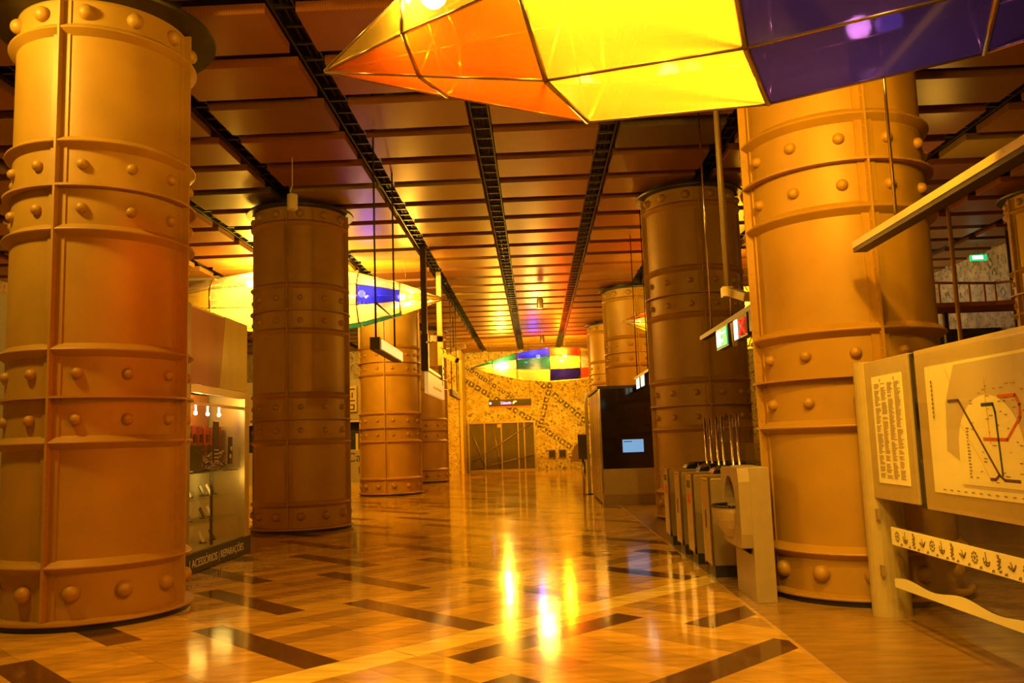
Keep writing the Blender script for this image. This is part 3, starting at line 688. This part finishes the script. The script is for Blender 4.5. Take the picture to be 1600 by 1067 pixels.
# ---------------------------------------------------------------- fare gates
gp = None
def fare_gate(y, label, sticker):
    t = empty('fare_gate', (1.95, y, 0), label, 'fare gate', 'row of fare gates')
    w = .40
    MB().box(.03, 1.05 if y < 10.5 else 1.45, .02, w-.02, 0, .13).build('plinth', 'black', t)
    ln = 1.08 if y < 10.5 else 1.48
    prof_ = [(0, .13), (ln, .13), (ln, 1.12), (.04, 1.12), (0, 1.10)]
    MB().prism(prof_, 0, w, 'y').build('gate_body', 'gateside', t, bevel=.012)
    MB().box(-.012, 0, .03, w-.03, .16, 1.085).build('front_panel', 'steel', t)
    mb = MB().box(-.008, .02, -.008, .022, .13, 1.11).box(-.008, .02, w-.022, w+.008, .13, 1.11).box(-.008, .03, 0, w, 1.10, 1.125); mb.build('edge_trim', 'chrome', t)
    if sticker:
        MB().tube((-.018, .20, .82), (-.012, .20, .82), .075, 20).build('red_sticker', 'red', t)
        MB().box(-.016, -.012, .10, .30, .95, 1.04).build('notice', 'ink', t)
    else:
        MB().box(-.016, -.012, .17, .22, .55, .75).build('slot', 'ink', t)
    # rounded black reader hood
    pr = [(.28, 1.12), (.32, 1.18), (.42, 1.22), (ln-.14, 1.22), (ln-.06, 1.17), (ln-.04, 1.12)]
    MB().prism(pr, .04, w-.04, 'y').build('reader_hood', 'blackgloss', t, bevel=.02)
    return t
for y, lab, st in ((9.90, 'fare gate nearest the camera, beside the grey pedestal', 0), (10.95, 'second fare gate from the pedestal, with a red sticker on its front', 1),
                   (11.88, 'third fare gate from the pedestal, with a plain steel front', 0), (12.93, 'farthest fare gate of the row, with a red sticker', 1)):
    fare_gate(y, lab, st)
for y, lab, xx in ((10.62, 'nearest tall glass gate leaf between two steel posts', 2.42), (11.62, 'middle tall glass gate leaf between two steel posts', 2.45), (12.62, 'farthest tall glass gate leaf, left of the other two', 2.49)):
    t = empty('glass_gate_leaf', (xx, y, 0), lab, 'glass gate', 'tall glass gate leaves')
    for d in (0, .075): MB().tube((d, 0, 0), (d, 0, 1.86), .018, 12).build('post', 'chrome', t)
    MB().box(.12, .44, -.006, .006, .45, 1.80).build('glass_leaf', 'glass', t)
    MB().box(.16, .38, -.009, .009, 1.25, 1.5).build('frosted_band', 'greylight' if False else 'clear', t)
    MB().box(-.04, .50, -.05, .05, 0, .02).build('foot_plate', 'dark', t)

# pedestal with bowl
t = empty('basin_pedestal', (2.0, 8.37, 0), 'grey metal pedestal with arched recess and projecting bowl, before the right column', 'pedestal')
mb = MB(); mb.box(.05, .245, 0, .78, 0, 1.29); mb.build('pedestal_body', 'grey', t, bevel=.006)
# front plate with an arched opening: ring of quads between the opening and the rectangle
def arch_pts(n=28):
    cy, cz, ry, rz = .42, .90, .24, .30
    return [(cy + ry*math.cos(a), cz + rz*math.sin(a)) for a in [2*PI*i/n for i in range(n)]]
ap = arch_pts(); mb = MB()
def rect_pt(y, z):
    dy, dz = y-.42, z-.90
    kk = min((.36 if dy >= 0 else .42)/max(abs(dy), 1e-6), (.385 if dz > 0 else .385)/max(abs(dz), 1e-6)); return (.42+dy*kk, .90+dz*kk)
rp = [rect_pt(*q) for q in ap]; n = len(ap)
for i in range(n):
    j = (i+1) % n
    a, b, c_, d = ap[i], ap[j], rp[j], rp[i]
    for xx in (-.06,): mb.add([(xx, *a), (xx, *b), (xx, *c_), (xx, *d)], [(0, 1, 2, 3)])
    mb.add([(-.06, *a), (-.06, *b), (.05, *b), (.05, *a)], [(0, 1, 2, 3)])
    mb.add([(-.06, *d), (-.06, *c_), (.05, *c_), (.05, *d)], [(0, 1, 2, 3)])
mb.add([(-.06, 0, .515), (-.06, .78, .515), (.05, .78, .44), (.05, 0, .44)], [(0, 1, 2, 3)])
mb.build('front_shell', 'grey', t)
mb = MB(); cy = .42
lev = [(.90, 1.0), (.84, .96), (.76, .84), (.68, .66), (.60, .40), (.55, .08)]
rows = []
for z, s in lev:
    rows.append([(-.04 - .20*s*math.cos(a), cy + .23*s*math.sin(a), z) for a in [(-PI/2) + PI*i/16 for i in range(17)]])
for r0, r1 in zip(rows[:-1], rows[1:]):
    for i in range(16): mb.add([r0[i], r0[i+1], r1[i+1], r1[i]], [(0, 1, 2, 3)], smooth=True)
mb.build('bowl', 'grey', t)
top = rows[0]
MB().path(top, .014, 8).build('bowl_rim', 'blackgloss', t)
MB().add([(x_, y_, .885) for x_, y_, z_ in top], [tuple(range(17))]).build('bowl_inside', 'blackgloss', t)

# lane indicator bar over the gates
t = empty('indicator_bar', (2.5, 11.0, 3.0), 'dark hanging bar above the fare gates with lit lane indicators', 'sign')
MB().box(-.05, .05, -1.75, 1.4, 0, .06).build('bar', 'dark', t)
def indicator(y0, y1, mats, parent, z0=-.27):
    b = MB().box(-.05, .05, y0, y1, z0, 0).build('indicator_box', 'phoneblack', parent)
    return b
b = indicator(-.40, .28, 0, t); MB().box(-.062, -.05, -.36, .24, -.25, -.02).build('green_face', 'green_lit', b)
MB().box(-.07, -.062, -.02, .20, -.23, -.04).box(-.07, -.062, -.16, .02, -.20, -.16).box(-.07, -.062, -.3, -.1, -.1, -.07).build('pictogram', 'white_lit', b)
MB().prism([(-.60, 0), (-.44, 0), (-.52, -.30)], -.03, .03, 'x').build('hanger_plate', 'grey', t)
b = indicator(-1.36, -.72, 0, t, -.26); MB().box(-.062, -.05, -.90, -.76, -.25, -.02).build('white_face', 'white_lit', b)
mb = MB(); mb.tube((-.058, -1.26, -.22), (-.058, -1.02, -.05), .016, 6); mb.tube((-.058, -1.02, -.22), (-.058, -1.26, -.05), .016, 6); mb.build('red_cross', 'red_lit', b)
b = indicator(-1.72, -1.45, 0, t, -.24); MB().box(-.062, -.05, -1.66, -1.6, -.2, -.02).build('green_face', 'white_lit', b)
for yy in (.78, -.44): MB().tube((0, yy, .06), (0, yy, 3.9), .014, 8).build('hanging_rod', 'chrome', t)
t = empty('indicator_bar', (2.5, 19.6, 2.95), 'second lit indicator bar glimpsed above the ticket booth', 'sign')
MB().box(-.05, .05, -1.4, 1.3, .07, .13).build('bar', 'dark', t)
for y0 in (.2, -.7):
    b = MB().box(-.05, .05, y0, y0+.75, -.2, .07).build('indicator_box', 'phoneblack', t); MB().box(-.062, -.05, y0+.06, y0+.55, -.18, .05).build('white_face', 'white_lit', b)
for yy in (1.0, -1.0): MB().tube((0, yy, .13), (0, yy, 3.95), .012, 8).build('hanging_rod', 'dark', t)
t = empty('camera_pole', (2.42, 10.35, 3.3), 'pale pole with a camera hanging from the ceiling over the fare gates', 'camera')
MB().tube((0, 0, .1), (0, 0, 3.6), .035, 12).build('pole', 'grey', t)
b = MB().box(-.05, .05, -.30, .20, -.055, .055).build('camera_housing', 'alu', t, (.05, -.1, .03), bevel=.01); b.rotation_euler = (.35, 0, .35)
MB().box(-.07, .05, -.07, .07, .0, .12).build('bracket', 'alu', t)

# near hanging beam
t = empty('hanging_beam', (3.0, 6.2, 3.22), 'long metal beam hanging on a rod before the right column', 'beam')
MB().box(-.06, .06, -3.6, 1.42, 0, .09).build('beam_body', 'dark', t)
MB().box(-.068, -.06, -3.6, 1.42, .035, .095).build('side_strip', 'board', t)
MB().tube((0, .62, .09), (0, .62, 3.7), .014, 10).build('hanging_rod', 'chrome', t); MB().tube((0, -2.4, .09), (0, -2.4, 3.7), .014, 10).build('hanging_rod', 'chrome', t)

# ---------------------------------------------------------------- map board
t = empty('map_board', (3.06, 7.72, 0), 'metal information board with metro map and timetable on a rounded post', 'board')
n = 24
def oval(rx, ry, cx, cy): return [(cx + rx*math.cos(2*PI*i/n), cy + ry*math.sin(2*PI*i/n)) for i in range(n)]
mb = MB(); mb.prism(oval(.17, .125, 0, 0), 0, 2.22, 'z'); mb.build('post', 'board', t)
mb = MB(); mb.prism(oval(.17, .125, 0, -4.4), 0, 2.22, 'z'); mb.build('post', 'board', t)
x0 = -.11
def pf(y): return y - 7.72
def slab(y0, y1, z0, z1): return MB().box(x0, x0+.10, pf(y1), pf(y0), z0, z1)
f1 = slab(6.75, 7.70, 1.02, 2.21).build('timetable_frame', 'board', t, bevel=.006)
f2 = slab(3.4, 6.62, 1.00, 2.21).build('map_frame', 'board', t, bevel=.006)
MB().box(x0+.02, x0+.10, pf(6.75), pf(6.62), 1.0, 2.2).build('joint_strip', 'blackgloss', t)
pt = MB().box(x0-.006, x0, pf(7.47), pf(6.87), 1.16, 2.07).build('timetable_sheet', 'paper', f1)
rn = random.Random(5); mb = MB()
for ci in range(4):
    ytop = 7.42 - ci*.135; z = 2.0
    while z > 1.2:
        if rn.random() < .93:
            l = rn.uniform(.06, .115); mb.box(x0-.009, x0-.0065, pf(ytop-l), pf(ytop), z, z+.005)
        z -= .0115
for yy in (7.30, 7.02): mb.box(x0-.009, x0-.0065, pf(yy-.02), pf(yy), 2.02, 2.045)
mb.build('timetable_print', 'finetext', pt)
ms = MB().box(x0-.006, x0, pf(6.45), pf(3.6), 1.14, 2.07).build('map_sheet', 'paper', f2)
def mp(y, z, o=0): return (x0-.007-o*.0012, pf(y), z)
def flat(pts, o, name, m): return MB().add([mp(*q, o) for q in pts] + [mp(q[0], q[1], o+.8) for q in pts],
        [tuple(range(len(pts))), tuple(reversed(range(len(pts), 2*len(pts))))]).build(name, m, ms)
# tinted zone with a pale dome cut out of it
dome_ = [(6.03, 1.22)] + [(5.60 + .43*math.cos(PI - PI*i/20), 1.48 + .36*math.sin(PI - PI*i/20)*1.0) for i in range(0)]
ring = [(5.62 + .40*math.cos(a), 1.46 + .36*math.sin(a)) for a in [PI*i/20 for i in range(21)]]
flat([(6.00, 2.05), (6.16, 1.80), (6.20, 1.45), (6.0, 1.37), (6.0, 1.2), (3.7, 1.2), (3.7, 2.05)], 0, 'map_zone', 'paperdark')
flat([(6.02, 1.22)] + ring + [(5.05, 1.42), (4.4, 1.32), (4.4, 1.22)], 2, 'map_zone', 'paper')
def route(pts, w, m, o=4):
    mb = MB()
    for (a, b) in zip(pts[:-1], pts[1:]):
        A, B = Vector((0, a[0], a[1])), Vector((0, b[0], b[1])); d = (B-A).normalized(); nn = Vector((0, -d.z, d.y))*w
        A -= d*w*.5; B += d*w*.5
        q = [A+nn, B+nn, B-nn, A-nn]
        mb.add([mp(v.y, v.z, o) for v in q], [(0, 1, 2, 3)])
    return mb.build('route_line', m, ms)
route([(6.12, 1.80), (5.97, 1.80), (5.53, 1.30), (5.58, 1.27), (5.64, 1.27)], .010, 'inkblue')
route([(5.53, 1.30), (5.47, 1.27), (5.30, 1.27)], .010, 'inkblue')
route([(5.67, 1.755), (5.53, 1.755), (5.51, 1.70), (5.49, 1.30)], .011, 'inkgreen')
route([(5.46, 1.80), (5.27, 1.80), (5.23, 1.74), (5.24, 1.66), (5.40, 1.525), (5.68, 1.53)], .011, 'inkred')
route([(5.62, 1.93), (5.60, 1.5)], .006, 'inkyel', 3)
route([(6.12, 2.03), (5.95, 1.70)], .003, 'inkyel', 3); route([(6.02, 1.68), (5.75, 1.40), (5.62, 1.24)], .003, 'inkyel', 3)
mb = MB()
for q in range(110):
    yy, zz = rn.uniform(4.4, 5.85), 1.25 + round(rn.uniform(0, 30))*.0215; l = rn.uniform(.015, .045)
    mb.add([mp(yy, zz, 5), mp(yy-l, zz, 5), mp(yy-l, zz+.005, 5), mp(yy, zz+.005, 5)], [(0, 1, 2, 3)])
for q in range(16):
    zz = 1.60 - q*.022; l = rn.uniform(.015, .04)
    mb.add([mp(5.90, zz, 5), mp(5.90-l, zz, 5), mp(5.90-l, zz+.008, 5), mp(5.90, zz+.008, 5)], [(0, 1, 2, 3)])
for q in range(9):
    zz = 1.94 - q*.032; mb.add([mp(6.36, zz, 5), mp(6.34, zz, 5), mp(6.34, zz+.022, 5), mp(6.36, zz+.022, 5)], [(0, 1, 2, 3)])
for q in range(12):
    yy = 6.3 - q*.1; mb.add([mp(yy, 1.165, 5), mp(yy-.04, 1.165, 5), mp(yy-.04, 1.172, 5), mp(yy, 1.172, 5)], [(0, 1, 2, 3)])
mb.build('map_print', 'mapink', ms)
MB().box(x0-.028, x0-.020, pf(6.58), pf(3.5), 1.04, 2.17).build('cover_glass', 'glass', f2)
MB().box(-.10, -.09, pf(7.56), pf(3.45), .12, .99).build('glass_panel', 'glass', t)
dc = MB().box(-.115, -.105, pf(7.32), pf(3.45), .655, .80).build('decor_strip', 'paper', t)
mb = MB()
for q in range(24):
    yy = pf(7.20 - q*.155); cz = .73; kind = q % 4
    if kind == 0:
        for i in range(9):
            a = 2*PI*i/9; mb.tube((-.1175, yy+.035*math.cos(a), cz+.035*math.sin(a)), (-.1165, yy+.035*math.cos(a), cz+.035*math.sin(a)), .010, 6)
        mb.tube((-.1175, yy, cz), (-.1165, yy, cz), .014, 8)
    elif kind == 1:
        for i in range(6):
            a = PI + PI*i/5; mb.tube((-.1165, yy+.04*math.cos(a), cz+.035*math.sin(a)), (-.1165, yy+.04*math.cos(a+.5), cz+.035*math.sin(a+.5)), .0045, 5)
        mb.tube((-.1165, yy, cz-.03), (-.1165, yy+.01, cz+.055), .005, 5); mb.tube((-.1165, yy-.025, cz-.01), (-.1165, yy+.025, cz-.01), .005, 5)
    elif kind == 2:
        for i in range(7):
            mb.tube((-.1165, yy+.02*math.sin(i*2.1), cz-.05+i*.016), (-.1165, yy-.022*math.cos(i*1.7), cz-.042+i*.016), .007, 5)
    else:
        mb.tube((-.1165, yy+.045, cz-.0), (-.1165, yy-.01, cz-.02), .008, 5); mb.tube((-.1165, yy-.01, cz-.02), (-.1165, yy-.04, cz+.02), .006, 5)
        mb.tube((-.1165, yy-.01, cz-.02), (-.1165, yy+.02, cz+.03), .005, 5)
    mb.tube((-.1165, yy-.06, .665), (-.1165, yy-.075, .682), .004, 5); mb.tube((-.1165, yy-.085, .665), (-.1165, yy-.085, .684), .004, 5)
mb.build('decor_print', 'mapink', dc)
mb = MB(); pts_t = []; pts_b = []
N_ = 60
for i in range(N_+1):
    yy = 7.33 - i*3.8/N_; ph = (7.33-yy)
    zt = .375 + .018*math.sin(ph*7.0) + .03*min(ph, 1.2)*.9; zb = .305 + .02*min(ph, 1.9)
    pts_t.append((yy, zt)); pts_b.append((yy, zb))
for i in range(N_):
    a, b, c_, d = pts_t[i], pts_t[i+1], pts_b[i+1], pts_b[i]
    for xx in (-.115, -.105): mb.add([(xx, pf(a[0]), a[1]), (xx, pf(b[0]), b[1]), (xx, pf(c_[0]), c_[1]), (xx, pf(d[0]), d[1])], [(0, 1, 2, 3)])
mb.build('wavy_strip', 'paper', t)
for z in (.36, .84): MB().box(-.125, -.10, pf(7.60), pf(7.555), z, z+.09).build('glass_clamp', 'grey', t)

# ---------------------------------------------------------------- footbridge, poles, exit sign on the right
t = empty('footbridge', (10.2, 20.0, 4.4), 'dark red steel footbridge with railing high on the right', 'footbridge')
MB().box(-1.3, .65, -.2, 1.0, 0, .10).build('deck', 'bridge', t)
MB().prism([(.65, -.2), (2.98, -.9), (2.98, 1.0), (.65, 1.0)], 0, .10, 'z').build('deck', 'bridge', t)
mb = MB(); mb.path([(-1.3, -.2, .60), (.65, -.2, .52), (2.98, -.9, .62)], .03)
mb.build('top_rail', 'bridge', t)
for xx in (-1.0, -.65, -.3, .05, .4, .65): MB().box(xx-.018, xx+.018, -.22, -.18, .1, .56).build('baluster', 'bridge', t)
for i in range(7):
    xx = 1.0 + i*.3; yy = -.2 - (xx-.65)*.30; MB().box(xx-.018, xx+.018, yy-.02, yy+.02, .1, .56).build('baluster', 'bridge', t)
for xx in (-.1, 2.4): MB().box(xx, xx+.1, .8, .9, -4.4, 0).build('support', 'dark', t)
for x, lab, mt in ((9.84, 'slim brown pole left of the footbridge bend', 'column'), (11.62, 'darker pole at the right end of the footbridge railing', 'dark')):
    t = empty('steel_pole', (x, 19.6 if x < 10 else 19.9, 0), lab, 'pole', 'poles by the footbridge')
    if x > 10: t.location = (12.45, 21.9, 0)
    MB().tube((0, 0, 0), (0, 0, CEIL+.1), .05, 12).build('pole', mt, t); MB().lathe([(.01, 0), (.11, 0), (.11, .02), (.01, .02)], 20).build('foot_plate', 'dark', t)
t = empty('exit_sign', (12.45, 23.4, 6.25), 'small lit green and white exit sign near the ceiling on the right', 'sign')
MB().box(-.22, .22, -.05, .05, -.08, .08).build('sign_box', 'green_lit', t); MB().box(-.19, .10, -.06, -.05, -.05, .05).build('arrow_field', 'white_lit', t)
MB().tube((0, 0, .1), (0, 0, 1.0), .01, 6).build('hanging_rod', 'dark', t)
